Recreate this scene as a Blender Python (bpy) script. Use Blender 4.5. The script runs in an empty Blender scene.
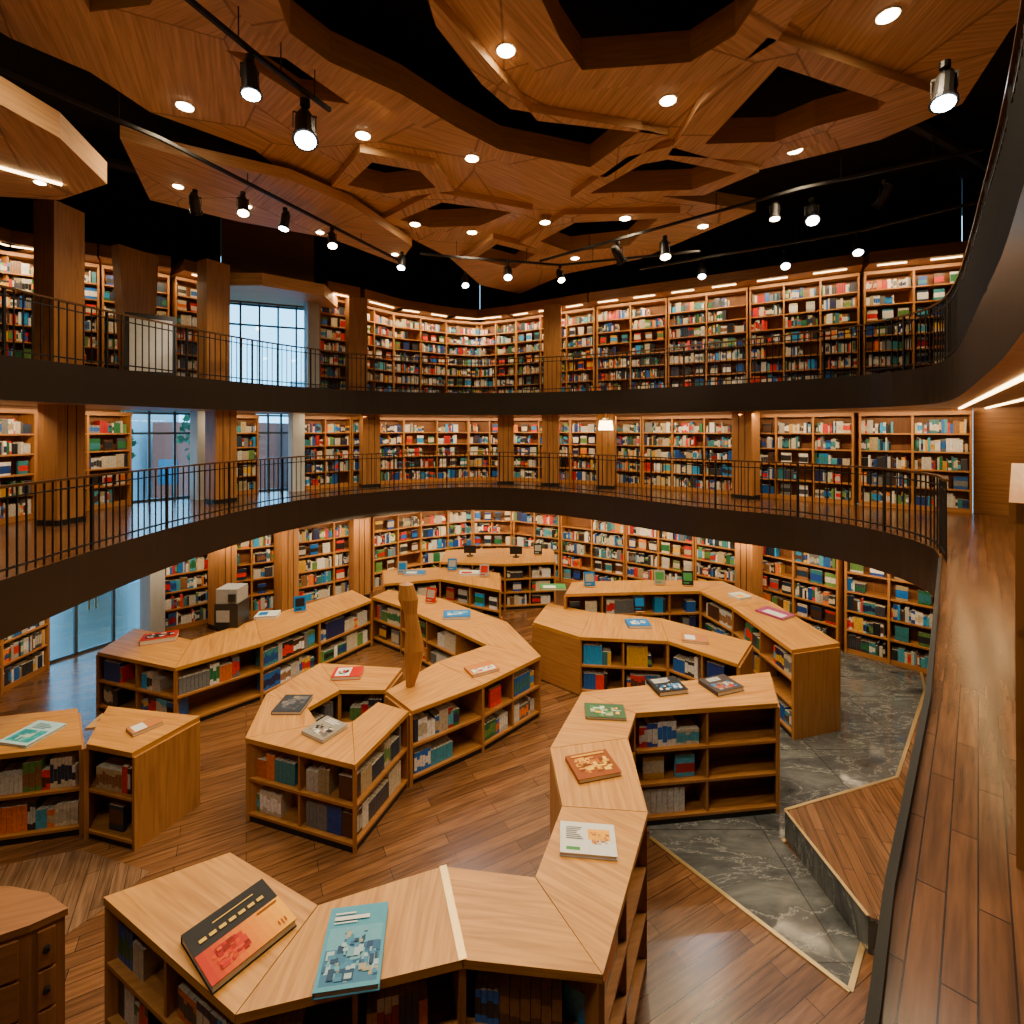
import bpy, math, random
from mathutils import Vector, Matrix
from mathutils.geometry import tessellate_polygon
random.seed(7)
R=random.uniform
EYE=4.48      # eye height above ground floor; plan origin is under the eye
F=500.0; HOR=430.0
def S(u,v,z):
    """survey point: sight line intersected with the horizontal plane at height z -> plan x,y"""
    d=F*(EYE-z)/(v-HOR)
    return Vector(((u-512)/F*d, d))
Z1,Z1B=2.8,2.13      # lower gallery deck / soffit
Z2,Z2B=5.6,4.93      # upper gallery deck / soffit
ZC=9.28; ZTOP=10.5
CEN=Vector((0,8))
# ------------------------------------------------------------------ materials
def newmat(name):
    m=bpy.data.materials.new(name); m.use_nodes=True
    nt=m.node_tree; return m,nt,nt.nodes['Principled BSDF']
def ramp(nt,fac,stops):
    r=nt.nodes.new('ShaderNodeValToRGB')
    el=r.color_ramp.elements
    while len(el)<len(stops): el.new(.5)
    for e,(p,c) in zip(el,stops): e.position=p; e.color=(*c,1)
    nt.links.new(fac,r.inputs[0]); return r.outputs[0]
def wood(name,c1,c2,rough=.45,sx=.7,sy=11,coord='UV'):
    m,nt,b=newmat(name)
    tc=nt.nodes.new('ShaderNodeTexCoord'); mp=nt.nodes.new('ShaderNodeMapping')
    mp.inputs['Scale'].default_value=(sx,sy,sy)
    nt.links.new(tc.outputs[coord],mp.inputs[0])
    n=nt.nodes.new('ShaderNodeTexNoise'); n.inputs['Scale'].default_value=2.2; n.inputs['Detail'].default_value=7; n.inputs['Distortion'].default_value=.7
    nt.links.new(mp.outputs[0],n.inputs[0])
    mid=tuple((a+d)/2 for a,d in zip(c1,c2))
    col=ramp(nt,n.outputs[0],[(.3,c1),(.5,mid),(.72,c2)])
    nt.links.new(col,b.inputs['Base Color']); b.inputs['Roughness'].default_value=rough
    return m
def plain(name,c,rough=.5,metal=0,emit=0,ec=None):
    m,nt,b=newmat(name)
    n=nt.nodes.new('ShaderNodeTexNoise'); n.inputs['Scale'].default_value=6
    col=ramp(nt,n.outputs[0],[(.3,tuple(x*.88 for x in c)),(.7,c)])
    nt.links.new(col,b.inputs['Base Color'])
    b.inputs['Roughness'].default_value=rough; b.inputs['Metallic'].default_value=metal
    if emit:
        b.inputs['Emission Color'].default_value=(*(ec or c),1); b.inputs['Emission Strength'].default_value=emit
    return m
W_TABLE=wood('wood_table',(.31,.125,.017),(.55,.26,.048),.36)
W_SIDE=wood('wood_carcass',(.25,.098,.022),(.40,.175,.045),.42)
W_SHELF=wood('wood_shelf',(.30,.115,.025),(.46,.20,.05),.5)
W_BACK=wood('wood_shelf_back',(.17,.062,.014),(.26,.10,.026),.6)
W_PILLAR=wood('wood_pillar',(.24,.095,.025),(.38,.17,.05),.45)
W_EDGE=wood('wood_canopy_edge',(.55,.29,.11),(.74,.43,.19),.45)
BLACK=plain('black_metal',(.012,.011,.011),.45,.3)
KERB=plain('kerb_black',(.008,.007,.007),.8)
CEILB=plain('ceiling_black',(.004,.004,.006),.9)
FASCIA=plain('fascia_bronze',(.022,.014,.010),.40,.3)
BRONZE=plain('bronze_rail',(.14,.07,.03),.35,.7)
BRASS=plain('brass',(.70,.50,.22),.3,.8)
LED=plain('led_warm',(1,.8,.5),.5,0,14,(1,.68,.3))
LENS=plain('lamp_lens',(1,.9,.7),.5,0,45,(1,.80,.48))
LENSC=plain('lamp_lens_cool',(1,1,1),.5,0,30,(.85,.93,1))
WHITE=plain('white_plaster',(.62,.62,.62),.6)
COLM=plain('column_plaster',(.42,.44,.46),.6)
SOFFIT=wood('wood_soffit',(.28,.14,.06),(.38,.20,.09),.5)
def floor_mat(name,rot,cA,cB,cm,bw=1.3,rh=.15,rough=.22):
    m,nt,b=newmat(name)
    tc=nt.nodes.new('ShaderNodeTexCoord'); mp=nt.nodes.new('ShaderNodeMapping')
    mp.inputs['Rotation'].default_value=(0,0,rot)
    nt.links.new(tc.outputs['Object'],mp.inputs[0])
    br=nt.nodes.new('ShaderNodeTexBrick'); br.inputs['Scale'].default_value=1
    br.inputs['Brick Width'].default_value=bw; br.inputs['Row Height'].default_value=rh
    br.inputs['Mortar Size'].default_value=.003
    br.inputs['Color1'].default_value=(*cA,1); br.inputs['Color2'].default_value=(*cB,1); br.inputs['Mortar'].default_value=(*cm,1)
    nt.links.new(mp.outputs[0],br.inputs[0])
    m2=nt.nodes.new('ShaderNodeMapping'); m2.inputs['Scale'].default_value=(1.2,16,1)
    nt.links.new(mp.outputs[0],m2.inputs[0])
    n=nt.nodes.new('ShaderNodeTexNoise'); n.inputs['Scale'].default_value=2; n.inputs['Detail'].default_value=6
    nt.links.new(m2.outputs[0],n.inputs[0])
    g=ramp(nt,n.outputs[0],[(.3,(.5,.47,.43)),(.7,(1.15,1.15,1.15))])
    mx=nt.nodes.new('ShaderNodeMixRGB'); mx.blend_type='MULTIPLY'; mx.inputs[0].default_value=1
    nt.links.new(br.outputs[0],mx.inputs[1]); nt.links.new(g,mx.inputs[2])
    nt.links.new(mx.outputs[0],b.inputs['Base Color']); b.inputs['Roughness'].default_value=rough
    return m
FLOORM=floor_mat('floor_planks',math.radians(-28),(.185,.082,.031),(.095,.041,.016),(.025,.011,.006))
DECKM=floor_mat('deck_planks',math.radians(-47),(.15,.064,.024),(.09,.037,.014),(.025,.012,.006),.8,.085)
def stone():
    m,nt,b=newmat('stone_dark_slate')
    tc=nt.nodes.new('ShaderNodeTexCoord')
    mp=nt.nodes.new('ShaderNodeMapping'); mp.inputs['Scale'].default_value=(1,2.6,1); mp.inputs['Rotation'].default_value=(0,0,.6)
    nt.links.new(tc.outputs['Object'],mp.inputs[0])
    n=nt.nodes.new('ShaderNodeTexNoise'); n.inputs['Scale'].default_value=1.1; n.inputs['Detail'].default_value=14; n.inputs['Roughness'].default_value=.66; n.inputs['Distortion'].default_value=.4
    nt.links.new(mp.outputs[0],n.inputs[0])
    c=ramp(nt,n.outputs[0],[(.32,(.03,.032,.034)),(.485,(.085,.088,.09)),(.497,(.24,.24,.225)),(.509,(.07,.073,.074)),(.62,(.12,.123,.12)),(.8,(.21,.21,.20))])
    br=nt.nodes.new('ShaderNodeTexBrick'); br.inputs['Scale'].default_value=1; br.inputs['Brick Width'].default_value=1.4; br.inputs['Row Height'].default_value=1.4; br.inputs['Mortar Size'].default_value=.006; br.offset=0
    br.inputs['Color1'].default_value=(1,1,1,1); br.inputs['Color2'].default_value=(.8,.8,.8,1); br.inputs['Mortar'].default_value=(.4,.4,.4,1)
    nt.links.new(tc.outputs['Object'],br.inputs[0])
    mx=nt.nodes.new('ShaderNodeMixRGB'); mx.blend_type='MULTIPLY'; mx.inputs[0].default_value=1
    nt.links.new(c,mx.inputs[1]); nt.links.new(br.outputs[0],mx.inputs[2])
    nt.links.new(mx.outputs[0],b.inputs['Base Color']); b.inputs['Roughness'].default_value=.08
    return m
STONE=stone()
def ceilwood():
    m,nt,b=newmat('ceiling_wood')
    tc=nt.nodes.new('ShaderNodeTexCoord')
    mp=nt.nodes.new('ShaderNodeMapping'); mp.inputs['Scale'].default_value=(1,1,0)
    nt.links.new(tc.outputs['Object'],mp.inputs[0])
    v=nt.nodes.new('ShaderNodeTexVoronoi'); v.inputs['Scale'].default_value=.45
    nt.links.new(mp.outputs[0],v.inputs['Vector'])
    sep=nt.nodes.new('ShaderNodeSeparateColor'); nt.links.new(v.outputs['Color'],sep.inputs[0])
    ang=nt.nodes.new('ShaderNodeMath'); ang.operation='MULTIPLY'; ang.inputs[1].default_value=6.0
    nt.links.new(sep.outputs[0],ang.inputs[0])
    vr=nt.nodes.new('ShaderNodeVectorRotate'); vr.rotation_type='Z_AXIS'
    nt.links.new(mp.outputs[0],vr.inputs['Vector']); nt.links.new(ang.outputs[0],vr.inputs['Angle'])
    m2=nt.nodes.new('ShaderNodeMapping'); m2.inputs['Scale'].default_value=(.6,14,1)
    nt.links.new(vr.outputs[0],m2.inputs[0])
    n=nt.nodes.new('ShaderNodeTexNoise'); n.inputs['Scale'].default_value=1.6; n.inputs['Detail'].default_value=6; n.inputs['Distortion'].default_value=.5
    nt.links.new(m2.outputs[0],n.inputs[0])
    col=ramp(nt,n.outputs[0],[(.3,(.48,.27,.13)),(.7,(.82,.53,.29))])
    v2=nt.nodes.new('ShaderNodeTexVoronoi'); v2.feature='DISTANCE_TO_EDGE'; v2.inputs['Scale'].default_value=.45
    nt.links.new(mp.outputs[0],v2.inputs['Vector'])
    seam=ramp(nt,v2.outputs['Distance'],[(.003,(.5,.45,.43)),(.007,(1,1,1))])
    mx=nt.nodes.new('ShaderNodeMixRGB'); mx.blend_type='MULTIPLY'; mx.inputs[0].default_value=1
    nt.links.new(col,mx.inputs[1]); nt.links.new(seam,mx.inputs[2])
    nt.links.new(mx.outputs[0],b.inputs['Base Color']); b.inputs['Roughness'].default_value=.5
    return m
CWOOD=ceilwood()
def bookm(name,k):
    m,nt,b=newmat(name)
    a=nt.nodes.new('ShaderNodeVertexColor'); a.layer_name='Col'
    tc=nt.nodes.new('ShaderNodeTexCoord'); n=nt.nodes.new('ShaderNodeTexNoise'); n.inputs['Scale'].default_value=30
    nt.links.new(tc.outputs['Object'],n.inputs[0])
    g=ramp(nt,n.outputs[0],[(.35,(.6,.6,.6)),(.6,(1.1,1.1,1.1))])
    mx=nt.nodes.new('ShaderNodeMixRGB'); mx.blend_type='MULTIPLY'; mx.inputs[0].default_value=k
    nt.links.new(a.outputs[0],mx.inputs[1]); nt.links.new(g,mx.inputs[2])
    nt.links.new(mx.outputs[0],b.inputs['Base Color']); b.inputs['Roughness'].default_value=.4
    return m
BOOKM=bookm('book_covers',.5); BOOKT=bookm('book_cover_print',.12)
BOOKT.node_tree.nodes['Principled BSDF'].inputs['Specular IOR Level'].default_value=.2
def glass():
    m=bpy.data.materials.new('window_glass'); m.use_nodes=True; nt=m.node_tree; nt.nodes.clear()
    o=nt.nodes.new('ShaderNodeOutputMaterial'); t=nt.nodes.new('ShaderNodeBsdfTransparent'); t.inputs[0].default_value=(.80,.94,1,1)
    g=nt.nodes.new('ShaderNodeBsdfGlossy'); g.inputs['Roughness'].default_value=.02
    x=nt.nodes.new('ShaderNodeMixShader'); x.inputs[0].default_value=.07
    nt.links.new(t.outputs[0],x.inputs[1]); nt.links.new(g.outputs[0],x.inputs[2]); nt.links.new(x.outputs[0],o.inputs[0])
    return m
GLASS=glass()
FRAME=plain('frame_grey',(.10,.14,.17),.4,.5)
# ------------------------------------------------------------------ mesh builder
def V3(p,z): return Vector((p[0],p[1],z))
class MB:
    def __init__(s): s.v=[];s.f=[];s.m=[];s.uv=[];s.c=[]
    def face(s,pts,mat=0,col=(1,1,1),grain=None,off=None):
        i=len(s.v); s.v+= [tuple(p) for p in pts]; s.f.append(tuple(range(i,i+len(pts)))); s.m.append(mat)
        if grain is None:
            best=0
            for k in range(len(pts)):
                e=Vector(pts[(k+1)%len(pts)])-Vector(pts[k])
                if e.length>best: best=e.length; grain=e
        g=Vector(grain).normalized() if Vector(grain).length>1e-9 else Vector((1,0,0))
        nrm=(Vector(pts[1])-Vector(pts[0])).cross(Vector(pts[2])-Vector(pts[1]))
        if nrm.length<1e-12: nrm=Vector((0,0,1))
        w=nrm.normalized().cross(g)
        o=off if off is not None else R(0,30)
        for p in pts:
            p=Vector(p); s.uv.append((p.dot(g)+o,p.dot(w)+o*1.7)); s.c.append((*col,1))
    def para(s,o,a,b,c,mat=0,col=(1,1,1),skip=()):
        o=Vector(o);a=Vector(a);b=Vector(b);c=Vector(c); off=R(0,30)
        F_=[(o,o+b,o+a+b,o+a),(o+c,o+a+c,o+a+b+c,o+b+c),(o,o+a,o+a+c,o+c),(o+b,o+b+c,o+a+b+c,o+a+b),(o,o+c,o+b+c,o+b),(o+a,o+a+b,o+a+b+c,o+a+c)]
        flip=a.cross(b).dot(c)<0
        for k,f in enumerate(F_):
            if k in skip: continue
            s.face(f[::-1] if flip else f,mat,col,off=off)
    def prism(s,poly,z0,z1,mt=0,ms=0,mb=0,holes=(),grain=None,col=(1,1,1)):
        loops=[[V3(p,0) for p in l] for l in [poly]+list(holes)]
        flat=[p for l in loops for p in l]; off=R(0,30)
        g=grain or Vector((1,.3,0))
        for t in tessellate_polygon(loops):
            a,b,c=[flat[i] for i in t]
            if (b-a).cross(c-a).z<0: b,c=c,b
            s.face([V3(a,z1),V3(b,z1),V3(c,z1)],mt,col,g,off); s.face([V3(c,z0),V3(b,z0),V3(a,z0)],mb,col,g,off)
        for li,l in enumerate(loops):
            area=sum(l[i].x*l[(i+1)%len(l)].y-l[(i+1)%len(l)].x*l[i].y for i in range(len(l)))
            ccw=(area>0)!=(li>0)
            for i in range(len(l)):
                a,b=l[i],l[(i+1)%len(l)]
                if not ccw: a,b=b,a
                s.face([V3(a,z0),V3(b,z0),V3(b,z1),V3(a,z1)],ms,col)
    def cyl(s,p0,p1,r0,r1=None,n=12,mat=0,capm=None,col=(1,1,1)):
        r1=r0 if r1 is None else r1; p0=Vector(p0);p1=Vector(p1); d=(p1-p0).normalized()
        a=d.orthogonal().normalized(); b=d.cross(a)
        q=[(a*math.cos(2*math.pi*k/n)+b*math.sin(2*math.pi*k/n)) for k in range(n)]
        for k in range(n):
            x,y=q[k],q[(k+1)%n]
            s.face([p0+x*r0,p0+y*r0,p1+y*r1,p1+x*r1],mat,col,d)
        if r0>0: s.face([p0+x*r0 for x in q][::-1],mat,col)
        if r1>0: s.face([p1+x*r1 for x in q],mat if capm is None else capm,col)
    def build(s,name,mats,parent=None):
        me=bpy.data.meshes.new(name); me.from_pydata(s.v,[],s.f)
        for m in mats: me.materials.append(m)
        me.polygons.foreach_set('material_index',s.m)
        uv=me.uv_layers.new(name='UVMap'); uv.data.foreach_set('uv',[x for p in s.uv for x in p])
        ca=me.color_attributes.new('Col','FLOAT_COLOR','CORNER'); ca.data.foreach_set('color',[x for p in s.c for x in p])
        me.update()
        o=bpy.data.objects.new(name,me); bpy.context.collection.objects.link(o)
        if parent: o.parent=parent
        return o
def lerp(a,b,t): return a+(b-a)*t
def smooth(pts,n=6):
    P=[Vector(p) for p in pts]; out=[]
    for i in range(len(P)-1):
        p0=P[max(i-1,0)];p1=P[i];p2=P[i+1];p3=P[min(i+2,len(P)-1)]
        for k in range(n):
            t=k/n
            out.append(.5*((2*p1)+(-p0+p2)*t+(2*p0-5*p1+4*p2-p3)*t*t+(-p0+3*p1-3*p2+p3)*t**3))
    out.append(P[-1]); return out
def inpoly(p,poly):
    c=False
    for i in range(len(poly)):
        a,b=poly[i],poly[i-1]
        if (a.y>p.y)!=(b.y>p.y) and p.x<(b.x-a.x)*(p.y-a.y)/(b.y-a.y)+a.x: c=not c
    return c
# ------------------------------------------------------------------ books
PAL=[(.60,.52,.38)]*4+[(.72,.70,.66)]*5+[(.5,.47,.42)]*2+[(.60,.010,.006),(.70,.02,.008),(.40,.008,.006),(.01,.05,.28),(.008,.13,.50),(.015,.28,.65),(.06,.35,.5),(.01,.09,.36),(.015,.02,.09),(.012,.012,.015),(.02,.02,.025),(.03,.03,.035),(.015,.14,.05),(.12,.26,.06),(.70,.38,.02),(.75,.17,.01),(.25,.11,.04),(.08,.03,.015),(.16,.17,.18),(.42,.33,.18),(.01,.03,.06),(.05,.05,.07),(.03,.2,.24)]
def jit(c): k=R(.7,1.15); return tuple(min(x*k,.9) for x in c)
def onebook(mb,o,t,n,bw,bd,bh,c,c2,spine=True):
    Z=Vector((0,0,1)); off=0
    a=o; b=o+t*bw; fa=o+n*bd; fb=b+n*bd
    mb.face([a,fa,fa+Z*bh,a+Z*bh],0,c); mb.face([b,b+Z*bh,fb+Z*bh,fb],0,c)
    mb.face([a+Z*bh,fa+Z*bh,fb+Z*bh,b+Z*bh],0,(.6,.54,.42))
    z1,z2=bh*R(.12,.3),bh*R(.6,.85)
    for q0,q1,cc in((0,z1,c),(z1,z2,c2),(z2,bh,c)):
        mb.face([fa+Z*q0,fb+Z*q0,fb+Z*q1,fa+Z*q1],0,cc)
def fillcell(mb,o,t,n,w,h,d,mode=None,sc=1.0,hs=1.0,runs=(1,1,1,1,2,3,4)):
    """o = back-left-bottom of cell, t along, n outwards"""
    if mode is None: mode=random.choices(['s','f','m','h'],[.6,.18,.17,.05])[0]
    if mode=='f':
        k=max(1,int(w/(.27*sc))); step=w/k
        for i in range(k):
            bw=R(.17,.23)*sc; bh=min(h*.78,bw*R(1.25,1.45))
            c=jit(random.choice(PAL)); c2=jit(random.choice(PAL))
            onebook(mb,o+t*(step*(i+.5)-bw/2)+n*(d-.09),t,n,bw,.04,bh,c,c2)
        return
    if mode=='h': return
    lim=w-.015
    if mode=='m': lim=w*R(.45,.8)
    x=.012
    while x<lim:
        c=jit(random.choice(PAL)); c2=c if random.random()<.5 else jit(random.choice(PAL))
        run=random.choice(runs); bw=R(.022,.055)*sc; bh=h*R(.48,.86)*hs; bd=min(d*.85,R(.15,.2)*sc)
        for _ in range(run):
            if x+bw>lim: x=99; break
            hh=bh*R(.99,1.01) if run>1 else bh
            onebook(mb,o+t*x+n*(d-bd-.03),t,n,bw*.93,bd,hh,c,c2); x+=bw
def bookcase(A,B,z0,z1,rows,depth=.34,name='bookcase',bay=.95,led=True,ref=CEN,fw=None):
    A=Vector(A);B=Vector(B); t=(B-A); L=t.length; t.normalize(); n=Vector((-t.y,t.x))
    if n.dot(ref-(A+B)/2)<0: n=-n
    t3=V3(t,0);n3=V3(n,0);Z=Vector((0,0,1)); o=V3(A,z0)
    mb=MB(); bk=MB()
    mb.para(o,t3*L,n3*.03,Z*(z1-z0),1)
    k=max(1,round(L/bay)); w=L/k
    for i in range(k+1):
        x=min(max(i*w-.02,0),L-.04); mb.para(o+t3*x,t3*.04,n3*depth,Z*(z1-z0),0)
    base=.1; top=.08; p=(z1-z0-base-top)/rows
    mb.para(o,t3*L,n3*(depth-.03),Z*base,0); mb.para(o+Z*(z1-z0-top),t3*L,n3*(depth+.02),Z*top,0)
    for r in range(rows):
        zz=base+p*r
        if r: mb.para(o+Z*(zz-.03),t3*L,n3*(depth-.005),Z*.03,0)
        for i in range(k):
            fillcell(bk,o+t3*(i*w+.025)+n3*.03+Z*zz,t3,n3,w-.05,p-.04,depth-.04,mode=None if fw is None else random.choices(['s','f','m'],fw)[0])
    ob=mb.build(name,[W_SHELF,W_BACK]); bk.build('books',[BOOKM],ob)
    return ob,t3,n3,L
def area(name,loc,dirv,sx,sy,e,col=(1,.72,.40)):
    d=bpy.data.lights.new(name,'AREA'); d.shape='RECTANGLE'; d.size=sx; d.size_y=sy; d.energy=e; d.color=col
    o=bpy.data.objects.new(name,d); bpy.context.collection.objects.link(o); o.location=loc
    return o
def strip_light(A,B,off,z,e,tilt=.45,ref=CEN):
    """linear lamp parallel to a bookcase, washing it"""
    A=Vector(A);B=Vector(B); t=(B-A); L=t.length; t.normalize(); n=Vector((-t.y,t.x))
    if n.dot(ref-(A+B)/2)<0: n=-n
    o=area('linear_lamp',V3((A+B)/2+n*off,z),None,L*.85,.05,e*L)
    zax=(Vector((0,0,1))+V3(n,0)*tilt).normalized(); x=V3(t,0); y=zax.cross(x)
    m=Matrix((x,y,zax)).transposed().to_4x4(); m.translation=o.location; o.matrix_world=m
# ------------------------------------------------------------------ outlines
G=[(-8.9,6.6),(-9.0,9.4),(-8.1,11.1),(-7.2,11.9),(-5.7,12.8),(-4.1,14.1),(-2.9,15.2),(-1.3,16.0),(.1,16.0),(1.6,15.1),(3.3,14.0),(4.8,12.8),(5.85,11.8),(6.9,10.3),(7.95,9.26)]
M=[(-9.6,6.5),(-9.4,9.6),(-8.9,11.4),(-7.9,12.6),(-7.0,13.6),(-6.2,14.2),(-5.0,15.2),(-3.6,16.2),(-1.5,17.0),(0,17.0),(2,16.2),(4,14.9),(6.1,13.1),(7.9,11.4),(9.4,10.2)]
U=[(-12.0,9.0),(-11.5,11.2),(-10,12.2),(-8.9,13.0),(-8.15,14.0),(-5.9,14.9),(-5.2,15.6),(-4.2,17),(-2.5,18.2),(-1.2,18.7),(.3,18.0),(2.85,16.3),(4.8,15.2),(6.7,14.1),(8.9,12.8),(10.8,12.0)]
CL=[(12.5,7.5),(12.5,-3),(-12.5,-3),(-12.5,6.0)]
ME=smooth([(-4.6,1.0),(-5.4,3.2),(-5.7,5.5),(-5.85,7.2),(-5.8,9.3),(-5.1,12),(-3.1,14),(-1.2,14.7),(.6,14.2),(2.3,12.9),(4.1,10.9),(5.5,9.7),(6.1,8.5),(6.05,7.3),(5.5,6.4)],6)
MEc=ME+[Vector(p) for p in [(2.6,3.1),(1.37,1.79),(1.04,1.41),(-.35,-.12),(-1.5,-1.2),(-3.6,-1.0)]]
UE=smooth([(-6.5,1.5),(-7.4,4.5),(-7.6,7.5),(-6.7,10.8),(-5.3,13.2),(-3.3,14.7),(-.4,15.1),(2.6,14.1),(5.1,12.3),(6.8,10.7),(7.35,9.4),(6.8,7.8),(3.8,4.0),(2.3,2.24)],6)
UEc=UE+[Vector(p) for p in [(.9,.6),(-.6,-1.3),(-4,-1.2)]]
# ------------------------------------------------------------------ shell
mb=MB(); mb.prism([(-13,-3.4),(13,-3.4),(13,12.5),(8,18),(-8,19),(-13,12)],-.3,0); mb.build('floor',[FLOORM])
mb=MB(); mb.prism([Vector(p) for p in M+[(12.35,8.5),(12.35,-2.95),(-12.35,-2.95),(-12.35,5.5)]],Z1B,Z1,0,1,2,[MEc]); mb.build('gallery_deck_lower',[DECKM,FASCIA,SOFFIT])
mb=MB(); mb.prism([Vector(p) for p in U+CL],Z2B,Z2,0,1,2,[UEc]); mb.build('gallery_deck_upper',[DECKM,FASCIA,SOFFIT])
mb=MB(); mb.prism([(-13.5,-3.5),(13.5,-3.5),(13.5,13),(8,20),(-8,20),(-13.5,13)],ZTOP,ZTOP+.2); mb.build('ceiling',[CEILB])
walls={'left':MB(),'back':MB(),'right':MB()}
def wallseg(A,B,z0,z1,mat,th=.1):
    A=Vector(A);B=Vector(B); t=(B-A).normalized(); n=Vector((-t.y,t.x))
    if n.dot(CEN-(A+B)/2)>0: n=-n
    mid=(A+B)/2; side='left' if mid.x<-5 else ('right' if mid.x>5 else 'back')
    walls[side].para(V3(A+n*.01,z0),V3(B-A,0),V3(n*th,0),(0,0,z1-z0),mat)
WIN_G={1}; WIN_M={2,4}; WIN_U={4}
def window(A,B,z0,z1,nm,cols=3,name='window',door=False):
    A=Vector(A);B=Vector(B); t=(B-A);L=t.length;t.normalize();n=Vector((-t.y,t.x)); t3=V3(t,0);n3=V3(n,0);Z=Vector((0,0,1))
    mb=MB(); o=V3(A,z0); H=z1-z0
    for i in range(cols+1):
        mb.para(o+t3*(L*i/cols-.025)-n3*.03,t3*.05,n3*.06,Z*H,0)
    for zz in (0,H*.74,H-.08): mb.para(o+Z*zz-n3*.03,t3*L,n3*.06,Z*.05,0)
    mb.para(o,t3*L,n3*.012,Z*H,1)
    if door:
        for s in (.47,.53): mb.cyl(o+t3*(L*s)+Z*.8+n3*.1,o+t3*(L*s)+Z*1.5+n3*.1,.02,n=8,mat=2)
    mb.build(nm,[FRAME,GLASS,BRASS])
wi=1
for i in range(len(G)-1):
    if i in WIN_G: window(G[i],G[i+1],0,Z1B,'door_1',3,door=True)
    else:
        wallseg(G[i],G[i+1],0,Z1B,0); A=Vector(G[i]);B=Vector(G[i+1])
        bookcase(lerp(A,B,.015),lerp(A,B,.985),0.001,Z1B-.02,5)
        strip_light(A,B,1.1,Z1B-.06,15)  # lamp added under the soffit to light the ground-floor shelves
for i in range(len(M)-1):
    if i in WIN_M: window(M[i],M[i+1],Z1,Z2B,'window_%d'%wi,3); wi+=1
    else:
        wallseg(M[i],M[i+1],Z1,Z2B,0); A=Vector(M[i]);B=Vector(M[i+1])
        bookcase(lerp(A,B,.015),lerp(A,B,.985),Z1+.001,Z2B-.06,5,fw=[.68,.16,.16])
        strip_light(A,B,1.0,Z2B-.06,14)  # likewise an added lamp, for the shelves of the lower gallery
for i in range(len(U)-1):
    A=Vector(U[i]);B=Vector(U[i+1])
    if i in WIN_U:
        window(A,B,Z2,8.1,'window_%d'%wi,5); wi+=1; wallseg(A,B,8.1,ZTOP,1)
    else:
        wallseg(A,B,Z2,ZTOP,2); bookcase(lerp(A,B,.01),lerp(A,B,.99),Z2+.001,8.42,7,fw=[.58,.26,.16])
    # cornice
    t=(B-A);L=t.length;t.normalize();n=Vector((-t.y,t.x))
    if n.dot(CEN-(A+B)/2)<0:n=-n
    c=MB(); c.para(V3(A,8.45),V3(B-A,0),V3(n*.95,0),(0,0,.28),0)
    kk=max(1,int(L/1.0))
    for j in range(kk):
        q=A+t*(L*(j+.2)/kk)+n*.72; c.para(V3(q,8.435),V3(t*(L/kk*.55),0),V3(n*.05,0),(0,0,.012),1)
    c.build('trim_%d'%(i+1),[W_PILLAR,LED])
    strip_light(A,B,.8,8.42,18,.35)
for a,b in ((M[-1],(10.6,8.4)),((10.6,8.4),(12.4,7))): wallseg(a,b,Z1,Z2B,1)
wallseg(G[-1],(12.4,7),0,Z1B,1)
wallseg(U[-1],(12.4,7.5),Z2,ZTOP,2)
walls['right'].para((12.4,-3,0),(.1,0,0),(0,11.5,0),(0,0,ZTOP),1)
walls['left'].para((-12.5,-3,0),(.1,0,0),(0,12.0,0),(0,0,ZTOP),1)
walls['left'].para((-12.5,6.4,0),(3.5,0,0),(0,.1,0),(0,0,Z2B),1)
for k,w in walls.items(): w.build('wall_'+k,[W_BACK,W_PILLAR,CEILB])
mb=MB(); mb.para((-12.5,-3.1,0),(25,0,0),(0,.1,0),(0,0,ZTOP),0); mb.build('wall_front',[W_PILLAR])
# pillars
def pillar(x,y,z0,z1,w=.5,d=.4,name='pillar',mat=None,top=None):
    mb=MB(); a=math.atan2(8-y,-x) ; t=Vector((-math.sin(a),math.cos(a),0)); n=Vector((math.cos(a),math.sin(a),0))
    o=Vector((x,y,z0))-t*w/2-n*d/2; H=Vector((0,0,z1-z0))
    tw=top or w
    b=[o,o+t*w,o+t*w+n*d,o+n*d]; o2=Vector((x,y,z0))-t*tw/2-n*d/2+H; u=[o2,o2+t*tw,o2+t*tw+n*d,o2+n*d]
    mb.face(b,0); mb.face(u,0)
    for k in range(4): mb.face([b[k],b[(k+1)%4],u[(k+1)%4],u[k]],0,grain=(0,0,1))
    if mat is None and top is None:
        mb.para(o-t*.01-n*.01,t*(w+.02),n*(d+.02),(0,0,.1),1)
        for s in(.33,.66): mb.para(o+t*(w*s)+n*d,t*.012,n*.006,(0,0,z1-z0),1)
    mb.build(name,[mat or W_PILLAR,BLACK])
for x,y in ((5.75,12.3),(2.72,14.4),(1.17,15.1),(-.2,15.6),(-4.2,14.75),(-6.75,11.6),(-8.1,9.0)): pillar(x,y,Z1,Z2B)
for x,y in ((5.35,11.3),(-4.1,13.4),(-6.6,11.4),(-5.55,12.3)): pillar(x,y,0,Z1B,.42)
for x,y in ((-8.05,8.9),(-7.1,11.9),(1.3,16.0),(-4.7,15.1)): pillar(x,y,Z2,8.45,.55,mat=W_SIDE)
pillar(-8.35,11.1,Z2,8.45,.5,.25,mat=W_SIDE,top=.85)
for x,y,a,b in ((-7.6,12.2,Z1,Z2B),(-5.95,13.8,Z1,Z2B),(-7.8,10.85,0,Z1B),(-5.75,14.35,Z2,8.3)): pillar(x,y,a,b,.32,.32,'column',COLM)
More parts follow.
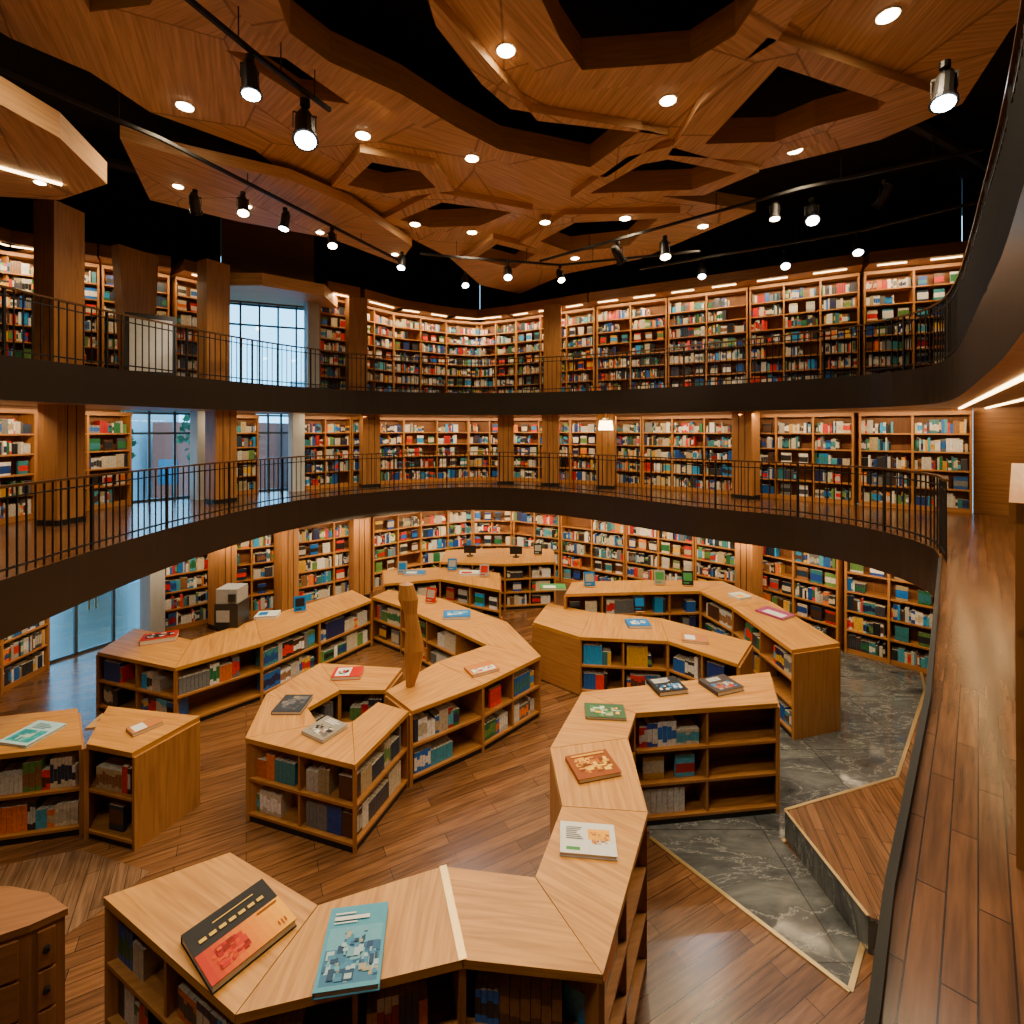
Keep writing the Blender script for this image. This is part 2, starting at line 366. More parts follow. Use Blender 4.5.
# portal canopy above upper window
mb=MB(); mb.prism([Vector(p) for p in [(-8.3,13.6),(-7.9,12.6),(-6.3,12.6),(-5.1,13.6),(-5.2,14.9),(-5.9,14.8),(-8.1,13.9)]],8.12,8.44,0,0,0); mb.build('window_canopy',[W_EDGE])
# white display panel leaning by the rail, upper left
mb=MB(); o=Vector((-8.0,10.3,Z2)); t=Vector((.75,.5,0)); up=Vector((-.12,.18,1.35)); n=t.cross(up).normalized()*.03
mb.para(o,t,n,up,0); mb.para(o+t*.08+up*.08+n,t*.84,n*.1,up*.84,1); mb.build('display_panel',[BLACK,WHITE])
# railings
def railing(path,z,h=1.05,step=.13,name='railing'):
    mb=MB(); P=[p+(p-CEN)*.008 for p in path]
    for a,b in zip(P[:-1],P[1:]):
        t=(b-a).normalized(); n=Vector((-t.y,t.x)); e=V3(t*.01,0)
        mb.para(V3(a-n*.03,z+h-.03)-e,V3(b-a,0)+2*e,V3(n*.06,0),(0,0,.03),1)
        mb.para(V3(a-n*.012,z+.08)-e,V3(b-a,0)+2*e,V3(n*.024,0),(0,0,.025),0)
        mb.para(V3(a-n*.012,z+h-.15)-e,V3(b-a,0)+2*e,V3(n*.024,0),(0,0,.02),0)
    acc=0;k=0
    for a,b in zip(P[:-1],P[1:]):
        L=(b-a).length; d=acc
        while d<L:
            p=lerp(a,b,d/L); big=(k%12==0); r=.018 if big else .008
            mb.para(V3(p,z)-Vector((r,r,0)),(2*r,0,0),(0,2*r,0),(0,0,h-.02),0); d+=step;k+=1
        acc=d-L
    mb.build(name,[BLACK,BRONZE])
railing(ME,Z1); railing(UE,Z2)
# kerb along near edge
mb=MB(); K=[Vector(p) for p in [(5.5,6.4),(2.6,3.1),(1.37,1.79),(1.04,1.41),(-.35,-.12)]]
for a,b in zip(K[:-1],K[1:]):
    t=(b-a).normalized(); n=Vector((t.y,-t.x)); mb.para(V3(a,Z1),V3(b-a,0),V3(n*.03,0),(0,0,.05),0)
mb.build('trim_30',[KERB])
# ------------------------------------------------------------------ ceiling canopies
def CP(l,z): return [S(u,v,z) for u,v in l]
zc=ZC
main=CP([(-250,-120),(10,38),(90,72),(150,112),(255,150),(300,185),(345,196),(398,232),(450,258),(480,285),(520,294),(565,274),(640,259),(700,234),(756,211),(660,196),(735,176),(880,140),(962,104),(1010,30),(1150,-120),(700,-260),(300,-260)],zc)
holes=[CP(h,zc) for h in ([(262,-60),(415,-60),(436,15),(482,75),(510,100),(642,121),(590,160),(500,142),(455,118),(400,84),(330,52),(290,22)],
 [(520,-60),(560,28),(582,60),(690,52),(735,24),(790,-60)],
 [(705,136),(738,100),(778,56),(886,93),(878,101),(815,118),(775,134)],
 [(590,187),(642,157),(668,152),(736,166),(692,183)],
 [(348,178),(372,155),(420,164),(436,181),(385,187)],
 [(400,214),(442,196),(512,206),(480,220),(430,222)],
 [(540,236),(575,217),(658,213),(628,241),(570,247)],
 [(474,254),(497,239),(535,249),(515,264)],
 [(225,50),(285,58),(350,104),(300,98)],
 [(60,-40),(190,-60),(150,5),(90,12)])]
mb=MB(); mb.prism(main,zc,zc+.28,0,1,0,holes); mb.build('ceiling_canopy',[CWOOD,W_EDGE])
# second, lower layer: broad polygonal frames round the openings
rims=[]
mb=MB()
for h,w in zip(holes[:8],(.5,.55,.6,.4,.35,.45,.5,.4)):
    c=sum(h,Vector((0,0)))/len(h); outer=[c+(p-c)*(1+w/max((p-c).length,.5)) for p in h]; rims.append(outer)
    mb.prism(outer,zc-.13,zc+.002,0,1,0,[[c+(p-c)*1.001 for p in h]])
mb.build('ceiling_canopy_frame',[CWOOD,W_EDGE])
z2=8.95
mb=MB(); mb.prism(CP([(120,138),(165,152),(290,180),(350,205),(412,246),(398,264),(330,238),(240,222),(150,200)],z2),z2,z2+.2,0,1,0); mb.build('ceiling_canopy',[CWOOD,W_EDGE])
z3=7.9
mb=MB(); mb.prism(CP([(-120,60),(0,104),(60,138),(107,184),(60,200),(-120,190)],z3),z3,z3+.3,0,1,0); mb.build('ceiling_canopy',[CWOOD,W_EDGE])
# downlights
def downlight(p,z,e=560,r=.11):
    mb=MB(); mb.cyl((p.x,p.y,z+.01),(p.x,p.y,z-.012),r*1.25,r*1.15,20,0,0); mb.cyl((p.x,p.y,z-.010),(p.x,p.y,z-.018),r,r,20,1,1)
    o=mb.build('downlight',[WHITE,LENS])
    d=bpy.data.lights.new('downlight_lamp','SPOT'); d.energy=e; d.color=(1,.76,.45); d.spot_size=math.radians(120); d.spot_blend=.85; d.shadow_soft_size=.1
    l=bpy.data.objects.new('downlight_lamp',d); bpy.context.collection.objects.link(l); l.location=(p.x,p.y,z-.05); l.parent=o
for u,v in ((506,50),(668,100),(888,15),(386,100),(363,135),(472,158),(795,150),(185,106),(415,224),(545,222),(625,218),(703,226),(575,258),(472,232),(330,-90),(650,-130),(900,-100),(90,-60)):
    p=S(u,v,zc); low=any(inpoly(p,r) for r in rims)
    if low: p=S(u,v,zc-.13)
    downlight(p,zc-.13 if low else zc)
for u,v in ((178,186),(247,206),(320,232),(395,254)): downlight(S(u,v,z2),z2,260,.08)
for u,v in ((40,182),(-40,166)): downlight(S(u,v,z3),z3,160,.06)  # downlights added to brighten the upper-left gallery
# tracks and spots
def bar(a,b,w,z,mb,mat=0,h=.05):
    t=(b-a).normalized(); n=Vector((-t.y,t.x)); mb.para(V3(a-n*w/2,z),V3(b-a,0),V3(n*w,0),(0,0,h),mat)
zt=8.75
for pts in ([(-40,55),(160,140),(400,262)],[(150,-30),(262,62),(330,112)],[(420,255),(560,266),(700,252)],[(640,270),(860,232),(990,200)],[(540,262),(800,190),(985,150)]):
    mb=MB(); P=[S(u,v,zt) for u,v in pts]
    for a,b in zip(P[:-1],P[1:]):
        bar(a,b,.05,zt,mb)
        for s in(.25,.75):
            q=lerp(a,b,s); mb.cyl(V3(q,zt),V3(q,zc-.13),.008,n=6)
    mb.build('lighting_track',[BLACK])
def trackspot(p,z,aim,s=1.0,cool=False,lit=True,e=0):
    mb=MB(); c=Vector((p.x,p.y,z)); d=(Vector(aim)-c).normalized()
    h=c-Vector((0,0,.12*s))
    mb.cyl(c+Vector((0,0,.0)),c-Vector((0,0,.05*s)),.04*s,n=10); mb.cyl(c,h,.012*s,n=8)
    side=d.cross(Vector((0,0,1))).normalized()
    mb.para(h-side*.09*s-d*.01,side*.18*s,d*.02,(0,0,.012),0)
    for k in(-1,1): mb.para(h+side*(.085*s*k)-d*.012,side*.008*s,d*.03,(0,0,-.12*s),0)
    q=h-Vector((0,0,.1*s))
    mb.cyl(q-d*.17*s,q-d*.10*s,.05*s,.075*s,14); mb.cyl(q-d*.10*s,q+d*.13*s,.075*s,.08*s,14)
    mb.cyl(q+d*.13*s,q+d*.16*s,.095*s,.10*s,14,0,0)
    mb.cyl(q+d*.160*s,q+d*.166*s,.08*s,.08*s,14,1,1)
    o=mb.build('track_spotlight',[BLACK,(LENSC if cool else LENS) if lit else BLACK])
    if e:
        ld=bpy.data.lights.new('spot_lamp','SPOT'); ld.energy=e; ld.color=(1,.85,.65) if not cool else (.85,.92,1); ld.spot_size=math.radians(50 if e<200 else 75); ld.spot_blend=.6; ld.shadow_soft_size=.06
        l=bpy.data.objects.new('spot_lamp',ld); bpy.context.collection.objects.link(l); l.location=q+d*.2*s; l.rotation_euler=d.to_track_quat('-Z','Y').to_euler(); l.parent=o
for u,v,s,cool,aim in ((250,56,1.2,1,(-2,5,0)),(305,100,1.6,1,(-1,3,1)),(195,190,1.1,0,(-7,12,6)),(243,192,1.1,0,(-3,6,0)),(285,208,1.1,1,(-5,8,0)),(332,228,1.1,0,(-2,7,0)),(402,252,1.1,1,(-3,8,0)),(465,272,1.1,1,(0,8,0)),(508,262,1.2,1,(0,7,0)),(560,266,1.1,0,(3,8,0)),(618,242,1.3,0,(5,14,6)),(665,236,1.3,0,(3,8,0)),(702,262,1.1,1,(3,8,0)),(785,250,1.2,1,(4,6,0)),(812,198,1.3,1,(3,4,0)),(858,234,1.2,1,(5,7,0)),(885,180,1.2,0,(6,12,6)),(945,62,1.4,1,(2.4,3.5,0)),(775,199,1.0,0,(4,8,0))):
    trackspot(S(u,v,zt),zt,aim,s,bool(cool),True,150 if (u+v)%3 else 0)
# unseen track and spots added behind the viewpoint to light the near table fronts
mb=MB(); bar(Vector((-5,.6)),Vector((.4,1.6)),.05,zt,mb)
for q in (Vector((-4.5,.69)),Vector((-.2,1.49))): mb.cyl(V3(q,zt),V3(q,ZTOP),.008,n=6)
mb.build('lighting_track',[BLACK])
for x,y,aim in ((-4.4,.71,(-3,6,.3)),(-3,.97,(-1,6,.3)),(-1.6,1.23,(1,6,.4)),(-.3,1.47,(.3,3.6,.5))): trackspot(Vector((x,y)),zt,aim,1.2,False,True,240)
# ducts in the black plenum
mb=MB()
for a,b in (((-10,5),(8,16)),((-6,2),(11,11)),((-9,10),(2,17))): mb.cyl((*a,10.1),(*b,10.1),.16,n=10)
mb.build('ventilation_duct',[plain('duct_grey',(.03,.03,.035),.5,.3)])
# ------------------------------------------------------------------ display tables
def quad(mb,a,b,c,d,z0,z1,mat,grain=None):
    mb.prism([a,b,c,d],z0,z1,mat,mat,mat,grain=grain)
def chain(pairs,h,oa=True,ob=True,rows=2,name='display_table',bay=.75,z=0.0,sc=1.15):
    """pairs: [(A side,B side)] plan points; oa/ob: which side has open book bays (True / False or list per segment)"""
    P=[(Vector(a),Vector(b)) for a,b in pairs]; N=len(P)-1; mb=MB(); bk=MB(); Z=Vector((0,0,1))
    oa=[oa]*N if isinstance(oa,bool) else oa; ob=[ob]*N if isinstance(ob,bool) else ob
    T=.055
    for i,(A,B) in enumerate(P):
        t=(B-A).normalized(); n=Vector((-t.y,t.x))*.022
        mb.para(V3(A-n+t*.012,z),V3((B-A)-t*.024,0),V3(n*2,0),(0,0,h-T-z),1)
    for i in range(N):
        A0,B0=P[i];A1,B1=P[i+1]; c=(A0+B0+A1+B1)/4
        s=lambda p,k:p+(c-p).normalized()*k
        g=(B0-A0)+(B1-A1) if i%2 else (A1-A0)+(B1-B0)
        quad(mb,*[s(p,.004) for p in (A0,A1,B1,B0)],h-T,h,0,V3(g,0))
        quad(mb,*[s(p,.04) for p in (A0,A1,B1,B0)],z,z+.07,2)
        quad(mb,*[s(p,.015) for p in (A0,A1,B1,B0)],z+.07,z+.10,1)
        hh=(h-T-z-.10)/rows
        for r in range(1,rows): quad(mb,*[s(p,.02) for p in (A0,A1,B1,B0)],z+.10+hh*r-.03,z+.10+hh*r,1)
        m0=(A0+B0)/2;m1=(A1+B1)/2
        t=(m1-m0)
        if t.length>.05:
            n=Vector((-t.y,t.x)).normalized()*.01; mb.para(V3(m0-n,z+.1),V3(t,0),V3(2*n,0),(0,0,h-T-z-.1),3)
        for (X0,X1,op) in ((A0,A1,oa[i]),(B0,B1,ob[i])):
            e=X1-X0; L=e.length
            if L<.08: continue
            t=e.normalized(); n=Vector((-t.y,t.x)); 
            if n.dot(c-X0)>0: n=-n      # outward
            if not op:
                mb.para(V3(X0-n*.03,z+.02),V3(e,0),V3(n*.03,0),(0,0,h-T-z-.02),1); continue
            k=max(1,round(L/bay)); 
            dep=min(.3,((m0+m1)/2-(X0+X1)/2).length*.92)
            for j in range(1,k):
                q=X0+e*(j/k); mb.para(V3(q-t*.014-n*dep,z+.1),V3(t*.028,0),V3(n*(dep-.02),0),(0,0,h-T-z-.1),1)
            for j in range(k):
                q=X0+e*(j/k)+t*.05-n*(dep-.02); w=L/k-.1
                if w<.12: continue
                for r in range(rows):
                    if random.random()<.08: continue
                    o=V3(q,z+.10+hh*r)
                    fillcell(bk,o,V3(t,0),V3(n,0),w,hh-.06,dep-.05,random.choices(['s','m','f'],[.5,.44,.06])[0],sc,1.08,(3,4,6,8,2))
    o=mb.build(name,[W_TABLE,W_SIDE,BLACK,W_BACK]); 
    if bk.f: bk.build('books',[BOOKM],o)
    return o
def PR(l,h): return [(S(*a,h),S(*b,h)) for a,b in l]
H1=1.3
chain(PR([((230,852),(103,897)),((318,905),(235,1015)),((443,866),(463,960)),((535,877),(603,975)),((562,806),(648,812)),((550,748),(628,738)),((582,692),(636,713)),((770,672),(778,703))],H1),H1,rows=3,oa=[False,False,True,False,False,False,True],ob=[True]*7,sc=1.25)
mb=MB(); a,b=S(443,866,H1),S(463,960,H1); t=(b-a).normalized(); n=Vector((-t.y,t.x))*.025; mb.para(V3(a-n,H1+.001),V3(b-a,0),V3(n*2,0),(0,0,.004),0); mb.build('brass_strip',[BRASS])
HC=.95
chain(PR([((402,668),(385,690)),((320,663),(340,690)),((266,694),(308,708)),((245,738),(318,724)),((355,765),(352,722)),((409,711),(378,702))],HC),HC)
chain(PR([((412,711),(386,691)),((484,684),(437,662)),((541,656),(487,645)),((507,622),(455,630)),((440,598),(400,606)),((388,590),(372,597))],HC),HC)
chain(PR([((97,652),(135,628)),((175,668),(192,640)),((262,643),(255,620)),((320,620),(300,606)),((372,600),(352,590))],HC),HC,bay=.9)
chain(PR([((-120,768),(-80,725)),((82,745),(78,708))],1.0),1.0,bay=.9)
chain(PR([((86,744),(108,706)),((132,753),(200,716))],1.05),1.05,ob=False)
chain(PR([((792,650),(840,643)),((732,607),(772,602)),((700,591),(722,581)),((640,592),(642,580)),((565,594),(572,582))],H1),H1,rows=3)
chain(PR([((533,622),(548,603)),((580,637),(592,612)),((668,641),(660,618)),((738,664),(752,642))],1.0),1.0,oa=[False,True,True])
chain(PR([((384,584),(383,571)),((440,579),(440,567)),((500,590),(500,573))],1.0),1.0)
chain(PR([((440,562),(446,550)),((505,564),(503,548)),((555,562),(553,549))],1.15),1.15,rows=3,name='service_counter')
# wooden sculpture (upright curved board)
def sculpture(p,z,h=1.45):
    mb=MB(); prof=[(.06,0),(.10,.2),(.14,.5),(.11,.75),(.09,1.0),(.14,1.2),(.10,1.4),(0,1.45)]
    N=len(prof); ring=[]
    for k,(w,zz) in enumerate(prof):
        lean=.06*math.sin(zz*3)
        ring.append([Vector((p.x+lean+w*math.cos(a)*1.0,p.y+.07*math.sin(a)*(w/.15+.3),z+zz*h/1.45)) for a in [2*math.pi*j/14 for j in range(14)]])
    for a,b in zip(ring[:-1],ring[1:]):
        for j in range(14): mb.face([a[j],a[(j+1)%14],b[(j+1)%14],b[j]],0,grain=(0,0,1),off=3)
    mb.face(ring[0][::-1],0)
    mb.build('wooden_sculpture',[W_SIDE])
sculpture(S(410,686,HC),HC+.001)
# chest of drawers bottom-left
def chest():
    h=1.0; mb=MB(); T=[S(u,v,h) for u,v in [(-120,888),(10,886),(48,893),(68,908),(30,925),(-60,955)]]
    c=sum(T,Vector((0,0)))/len(T)
    mb.prism(T,h-.05,h,0,0,0); B=[c+(p-c)*.96 for p in T]; mb.prism(B,.0,h-.05,1,1,1)
    for (a,b) in ((B[3],B[4]),(B[4],B[5])):
        t=(b-a).normalized(); n=Vector((-t.y,t.x)); 
        if n.dot(c-a)>0:n=-n
        for r in range(3):
            mb.para(V3(a+t*.05,.08+r*.29),V3((b-a)-t*.1,0),V3(n*.02,0),(0,0,.26),0)
            mb.cyl(V3((a+b)/2+n*.02,.21+r*.29),V3((a+b)/2+n*.05,.21+r*.29),.02,n=10,mat=2)
    mb.build('chest_of_drawers',[W_BACK,W_BACK,BLACK])
chest()
# ------------------------------------------------------------------ floor inlays, platform
mb=MB(); st=CP([(650,838),(640,770),(700,720),(780,672),(830,650),(880,655),(921,672),(925,690),(897,779),(783,842),(866,934),(850,992)],0); mb.prism(st,0,.006); mb.build('floor_stone_inlay',[STONE])
mb=MB()
for i in (11,10,8,7,6):
    a,b=st[i],st[(i+1)%12]; bar(a,b,.04,0.001,mb,0,.012)
mb.build('floor_brass_trim',[BRASS])
PLATM=floor_mat('platform_planks',math.radians(-75),(.21,.092,.034),(.13,.055,.02),(.03,.012,.006),.9,.1)
mb=MB(); pl=[S(785,810,.32),S(897,777,.32),S(926,690,.32),Vector((8.2,8.9)),Vector((9,3.2)),Vector((5,3.2)),S(868,916,.32)]
mb.prism(pl,0,.32,0,1,1); 
mb.build('floor_platform',[PLATM,STONE])
mb=MB(); bar(pl[6],pl[0],.03,.32,mb,0,.006); bar(pl[0],pl[1],.03,.32,mb,0,.006); bar(pl[1],pl[2],.03,.32,mb,0,.006); mb.build('platform_nosing',[BRASS])
PALE=floor_mat('pale_planks',math.radians(60),(.19,.105,.058),(.13,.072,.04),(.05,.03,.02),1.0,.12,.22)
mb=MB(); mb.prism(CP([(-60,900),(0,866),(80,850),(150,872),(110,905),(30,960)],0),0,.005); mb.build('floor_wood_inlay',[PALE])
# right-hand bookcase near viewer on lower gallery
bookcase((2.15,1.71),(4.45,4.0),Z1+.001,Z1+1.4,3,ref=Vector((0,4)),depth=.3)
# soffit lights above right gallery
mb=MB()
for (u0,v0),(u1,v1) in (((960,408),(1040,368)),((985,408),(1060,390))):
    a,b=S(u0,v0,Z2B),S(u1,v1,Z2B); bar(a,b,.05,Z2B-.02,mb,0,.02)
mb.build('linear_light',[LED])
for p in ((5,4.5),(7,6.5),(3,1.5)):
    o=area('gallery_lamp',(p[0],p[1],Z2B-.04),None,.6,.1,36)
mb=MB(); bar(S(-60,150,z3),S(62,184,z3),.06,z3-.02,mb,0,.02); mb.build('linear_light',[LED])
# hanging lantern at mid gallery
mb=MB(); c=Vector((2.55,13.6,Z2B)); mb.cyl(c,c-Vector((0,0,.12)),.01,n=6,mat=0); mb.cyl(c-Vector((0,0,.12)),c-Vector((0,0,.2)),.1,.18,12,0); mb.cyl(c-Vector((0,0,.2)),c-Vector((0,0,.45)),.17,.2,12,1); mb.build('hanging_lantern',[BRASS,LED])
# ------------------------------------------------------------------ loose books on tables
def table_book(u,v,z,w,l,rot,cols,th=.035,bands=()):
    p=S(u,v,z); a=math.radians(rot); x=Vector((math.cos(a),math.sin(a),0)); y=Vector((-math.sin(a),math.cos(a),0)); Z=Vector((0,0,1))
    o=V3(p,z+.001)-x*w/2-y*l/2; mb=MB()
    mb.para(o,x*w,y*l,Z*.004,0,cols[0]); mb.para(o+x*.004+y*.006+Z*.004,x*(w-.012),y*(l-.012),Z*(th-.008),0,(.68,.62,.5)); mb.para(o+Z*(th-.004),x*w,y*l,Z*.004,0,cols[0])
    mb.para(o-x*.004,x*.004,y*l,Z*th,0,cols[0])
    for k,(x0,y0,x1,y1,c) in enumerate(bands):     # printed areas of the cover, paper-thin
        q=o+Z*(th+.0002+.00008*k)
        P=[(x0,y0),(x1,y0),(x1,y1),(x0,y1)]
        mb.face([q+x*(w*i)+y*(l*j) for i,j in P],0,c)
    mb.build('book',[BOOKT])
def speck(x0,y0,x1,y1,n,cs,s=.06):
    out=[]
    for k in range(n):
        a=R(x0,x1-s*.5); b=R(y0,y1-s*.5); out.append((a,b,min(x1,a+R(.3,1)*s),min(y1,b+R(.3,1)*s),random.choice(cs)))
    return out
K_=(.012,.012,.014);Wh=(.60,.60,.56);Y=(.75,.34,.0);Rd=(.42,.008,.0);Bl=(.01,.14,.40);Gn=(.05,.22,.06)
def lines(x0,y0,x1,n,c,step=.06,hh=.025): return [(x0,y0-i*step,x0+(x1-x0)*R(.6,1),y0-i*step+hh,c) for i in range(n)]
REDS=[(.42,.008,0),(.30,.004,0),(.58,.05,0),(.48,.02,0),(.18,.003,0)]
grad=[(.46,i/12,1,(i+1)/12,(.42+.34*i/11,.015+.33*(i/11)**1.3,0)) for i in range(12)]
table_book(240,935,H1,.46,.50,-38,[K_],.05,grad+speck(.54,.12,.9,.5,60,REDS,.10)+[(.5,.70,.53,.95,(.2,.05,0))]+lines(.84,.9,.96,3,(.25,.03,0),.04,.015)+[(.28,.10+.115*i,.335,.18+.115*i,(.6,.38,.05)) for i in range(7)]+[(.15,.3,.165,.8,(.6,.38,.05))])
BLS=[(.02,.10,.22),(.04,.18,.32),(.12,.30,.40),(.01,.05,.12),(.28,.42,.48),(.3,.28,.2)]
table_book(354,950,H1,.36,.5,8,[(.06,.26,.38)],.04,[(.05,.05,.95,.72,(.03,.14,.26)),(.05,.45,.95,.72,(.10,.30,.42))]+speck(.05,.05,.95,.5,70,BLS,.13)+speck(.3,.3,.7,.7,25,BLS,.10)+[(.1,.80,.7,.85,Wh),(.1,.88,.45,.9,Wh),(.1,.76,.5,.775,Wh)])
table_book(588,842,H1,.42,.3,-6,[Wh],.03,[(.5,.45,.9,.8,Y),(.1,.1,.35,.2,Gn)]+speck(.5,.3,.9,.7,25,[(.5,.2,.03),(.6,.3,.03),(.3,.1,.02)],.09)+lines(.1,.8,.42,7,(.1,.1,.1)))
table_book(593,768,H1,.42,.34,15,[(.22,.05,.006)],.04,speck(.1,.15,.9,.8,60,[(.65,.3,.01),(.4,.1,.0),(.75,.45,.04),(.15,.03,0),(.5,.17,.01)],.16)+[(.1,.85,.9,.92,(.6,.3,.02))])
table_book(605,713,H1,.44,.28,-5,[(.04,.10,.05)],.03,speck(.1,.1,.9,.8,40,[Gn,Y,(.3,.35,.2),(.02,.1,.05),Wh],.16))
table_book(667,688,H1,.38,.34,12,[K_],.05,speck(.1,.1,.9,.5,30,[Bl,(.05,.25,.45),Wh,K_],.18)+lines(.1,.85,.8,4,Wh,.08,.04))
table_book(721,687,H1,.4,.34,20,[(.05,.04,.04)],.05,speck(.1,.1,.9,.55,30,[(.4,.35,.3),Rd,Bl,(.2,.12,.08)],.18)+lines(.2,.85,.8,3,Wh,.08,.04))
table_book(325,731,HC,.36,.36,-30,[(.22,.2,.17)],.04,speck(.1,.1,.9,.6,40,[K_,(.4,.3,.2),(.12,.1,.09),Wh],.18)+lines(.2,.9,.8,3,Wh,.08,.04))
table_book(293,706,HC,.36,.4,0,[(.03,.035,.045)],.04,speck(.1,.1,.9,.9,40,[(.06,.06,.07),(.03,.03,.035),(.22,.17,.12),(.1,.1,.12)],.2))
table_book(348,675,HC,.4,.3,5,[Rd],.05,[(.1,.1,.6,.9,Wh)]+speck(.15,.15,.55,.7,15,[Bl,Rd,K_],.15))
table_book(482,670,HC,.44,.3,30,[(.42,.15,.03)],.04,[(.1,.1,.9,.5,Wh)]+speck(.1,.1,.9,.5,12,[Rd,(.4,.2,.05)],.15))
table_book(457,616,HC,.5,.36,5,[Bl],.05,speck(.1,.2,.9,.8,20,[Wh,(.1,.3,.5)],.25))
table_book(160,640,HC,.5,.3,25,[Rd],.08,[(.1,.2,.9,.8,K_)]+speck(.1,.2,.9,.8,14,[Rd,Wh],.15))
table_book(268,616,HC,.4,.3,10,[Wh],.05,[(.1,.2,.5,.8,Bl)])
table_book(33,735,1.0,.4,.42,-10,[(.35,.55,.6)],.03,[(.1,.1,.9,.6,(.02,.28,.33))]+speck(.1,.1,.9,.6,30,[(.05,.35,.38),(.02,.2,.25),(.4,.5,.45)],.18)+lines(.2,.85,.8,4,(.1,.2,.25),.06,.03))
table_book(145,728,1.05,.2,.3,-35,[(.4,.15,.04)],.04,[(.1,.1,.9,.5,Wh)])
table_book(108,722,1.0,.3,.3,10,[(.4,.22,.08)],.03,speck(.1,.1,.8,.8,20,[K_,Wh,(.3,.1,.03)],.2))
table_book(638,625,1.0,.4,.32,0,[Bl],.05,speck(.1,.2,.9,.8,16,[Wh,(.1,.3,.5)],.25))
table_book(695,640,1.0,.4,.3,-15,[(.4,.15,.05)],.04,[(.1,.2,.5,.8,Wh)])
table_book(775,614,H1,.36,.5,30,[(.3,.05,.15)],.03,[(.1,.1,.6,.8,Wh)])
table_book(740,597,H1,.3,.3,20,[Wh],.04,[(.1,.1,.6,.6,Y)])
table_book(553,588,H1,.5,.3,0,[Gn],.04,[(.1,.1,.6,.6,Wh)])
table_book(470,574,1.0,.5,.3,0,[Wh],.05,[(.1,.1,.6,.6,Rd)])
table_book(415,574,1.0,.5,.3,0,[Bl],.05,[(.1,.1,.6,.6,Wh)])
# books propped upright on small easels
def stand_book(u,v,z,rot,c,c2,w=.22,h=.28):
    p=S(u,v,z); a=math.radians(rot); x=Vector((math.cos(a),math.sin(a),0)); y=Vector((-math.sin(a),math.cos(a),0)); up=(Vector((0,0,1))+y*.28).normalized(); n=x.cross(up)
    o=V3(p,z+.02)-x*w/2; mb=MB()
    mb.para(o,x*w,-n*.03,up*h,0,c); mb.para(o+x*w*.12+up*h*.3+n*.001,x*w*.76,n*.002,up*h*.55,0,c2); mb.para(o+x*w*.12+up*h*.1+n*.001,x*w*.5,n*.002,up*h*.08,0,c2)
    mb.para(V3(p,z+.001)-x*w*.4-y*.05,x*w*.8,y*.2,(0,0,.015),0,(.3,.14,.05)); mb.para(V3(p,z+.001)-x*.02+y*.14,x*.04,y*.012,(0,0,h*.6),0,(.3,.14,.05))
    mb.build('book_on_stand',[BOOKT])
G1=(.28,.26,.22)
for u,v,z,r,c,c2 in ((402,574,1.0,0,G1,Bl),(452,571,1.0,0,Bl,G1),(484,577,1.0,-5,G1,Rd),(538,555,1.15,0,K_,G1),(590,587,H1,5,Bl,G1),(660,585,H1,-5,G1,Gn),(688,586,H1,-10,K_,Gn),(640,612,1.0,0,K_,Bl),(300,612,HC,25,Bl,K_),(430,603,HC,-20,Rd,G1)):
    stand_book(u,v,z,r,c,c2)
# printer & monitors
def device(u,v,z,w,d,h,nm='printer'):
    p=S(u,v,z); mb=MB(); o=V3(p,z+.002)-Vector((w/2,0,0))
    mb.para(o,(w,0,0),(0,d,0),(0,0,h*.62),0); mb.para(o+Vector((.02,.02,h*.62)),(w-.04,0,0),(0,d-.04,0),(0,0,h*.38),1)
    mb.para(o+Vector((.04,-.01,h*.15)),(w*.55,0,0),(0,.02,0),(0,0,h*.3),1); mb.para(o+Vector((w*.6,-.015,h*.68)),(w*.3,0,0),(0,.04,0),(0,0,h*.2),0)
    mb.build(nm,[plain('device_dark',(.02,.02,.02),.4),plain('device_white',(.35,.35,.35),.4)])
device(226,628,HC,.42,.4,.68)
def monitor(u,v,z):
    p=S(u,v,z); mb=MB(); o=V3(p,z)
    mb.cyl(o,o+Vector((0,0,.02)),.09,n=14); mb.cyl(o,o+Vector((0,0,.1)),.02,n=8); mb.para(o+Vector((-.16,-.02,.08)),(.32,0,0),(0,.03,0),(0,0,.2),0)
    mb.build('computer_monitor',[BLACK])
monitor(470,556,1.151); monitor(516,557,1.151)
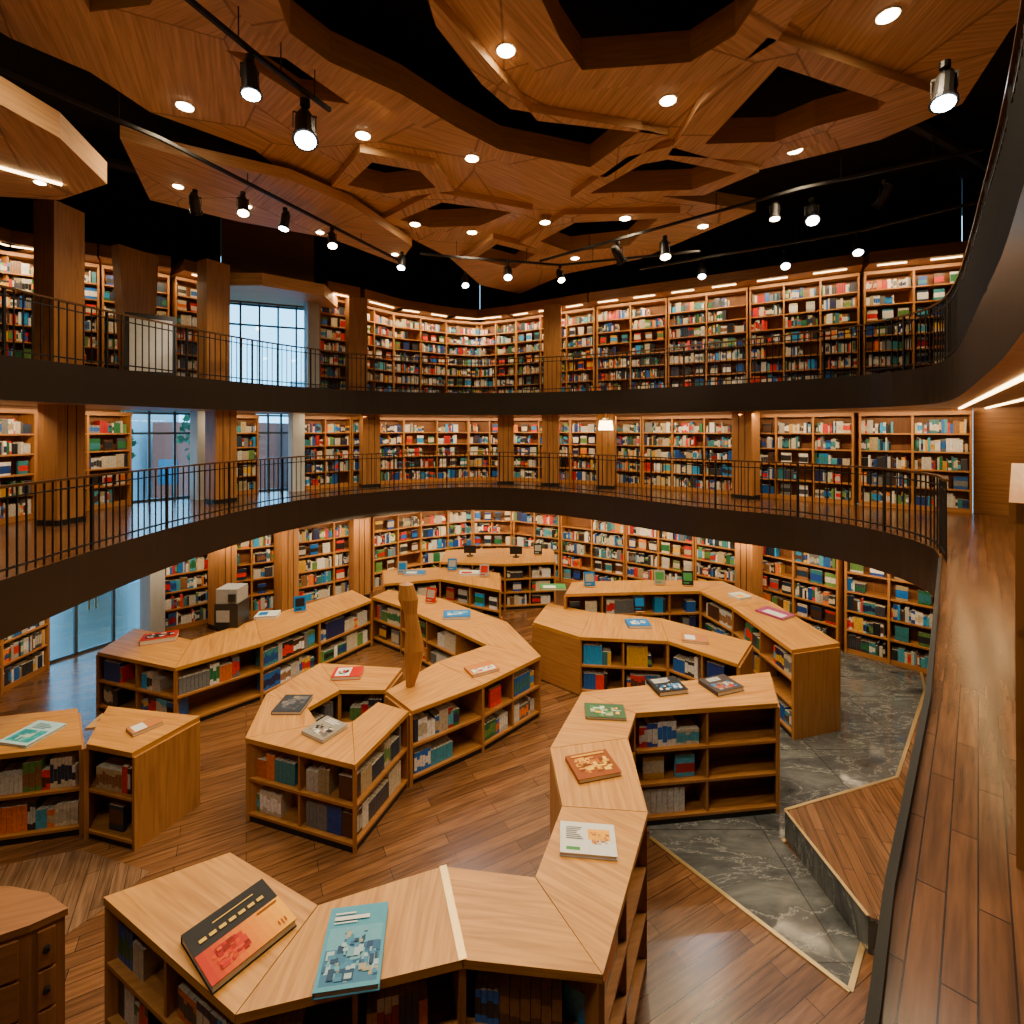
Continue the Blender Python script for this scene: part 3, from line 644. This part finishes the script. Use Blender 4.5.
# ------------------------------------------------------------------ outside
mb=MB(); mb.prism([(-40,8.0),(-13.2,8.0),(-10,12),(-6,20),(-2,45),(-45,45)],-.2,-.02); mb.build('ground',[plain('pavement',(.22,.32,.38),.7)])
def building(x,y,w,d,h,c):
    mb=MB(); mb.para((x,y,-.02),(w,0,0),(0,d,0),(0,0,h),0)
    for r in range(int(h/3)):
        for k in range(int(w/2)): mb.para((x+.4+2*k,y-.04,1+3*r),(1.2,0,0),(0,.05,0),(0,0,1.6),1)
    mb.build('building',[plain('render_wall',c,.7),plain('building_glass',(.04,.13,.2),.15)])
building(-36,30,12,6,6,(.55,.6,.64)); building(-23,32,6,6,5,(.5,.09,.05)); building(-16,36,8,5,8,(.4,.55,.62))
def tree(x,y,h):
    mb=MB(); mb.cyl((x,y,-.02),(x,y,h*.5),.14,.09,10,0)
    for k in range(420):
        a=R(0,6.28); r=R(0,1)**.5*h*.28; zz=h*.42+R(0,1)*h*.5; rr=r*(1-abs((zz-h*.7)/(h*.4))*.7)
        c=Vector((x+math.cos(a)*rr,y+math.sin(a)*rr,zz)); e=Vector((R(-1,1),R(-1,1),R(-1,1))).normalized(); f=e.orthogonal().normalized(); g=.2
        mb.face([c-e*g,c+f*g*.6,c+e*g,c-f*g*.6],1)
    mb.build('tree',[plain('bark',(.1,.06,.04),.8),plain('foliage',(.04,.12,.035),.7)])
tree(-17.5,21,5.5); tree(-13.5,23,6); tree(-20,18,5)
w=bpy.data.worlds.new('World'); bpy.context.scene.world=w; w.use_nodes=True
bg=w.node_tree.nodes['Background']; bg.inputs[0].default_value=(.27,.68,1,1); bg.inputs[1].default_value=5.5
# ------------------------------------------------------------------ camera
cd=bpy.data.cameras.new('camera'); cd.sensor_width=36; cd.lens=F/1024*36; cd.shift_y=-(512-HOR)/1024; cd.clip_start=.05
co=bpy.data.objects.new('camera',cd); bpy.context.collection.objects.link(co); co.location=(0,0,EYE); co.rotation_euler=(math.pi/2,0,0)
bpy.context.scene.camera=co
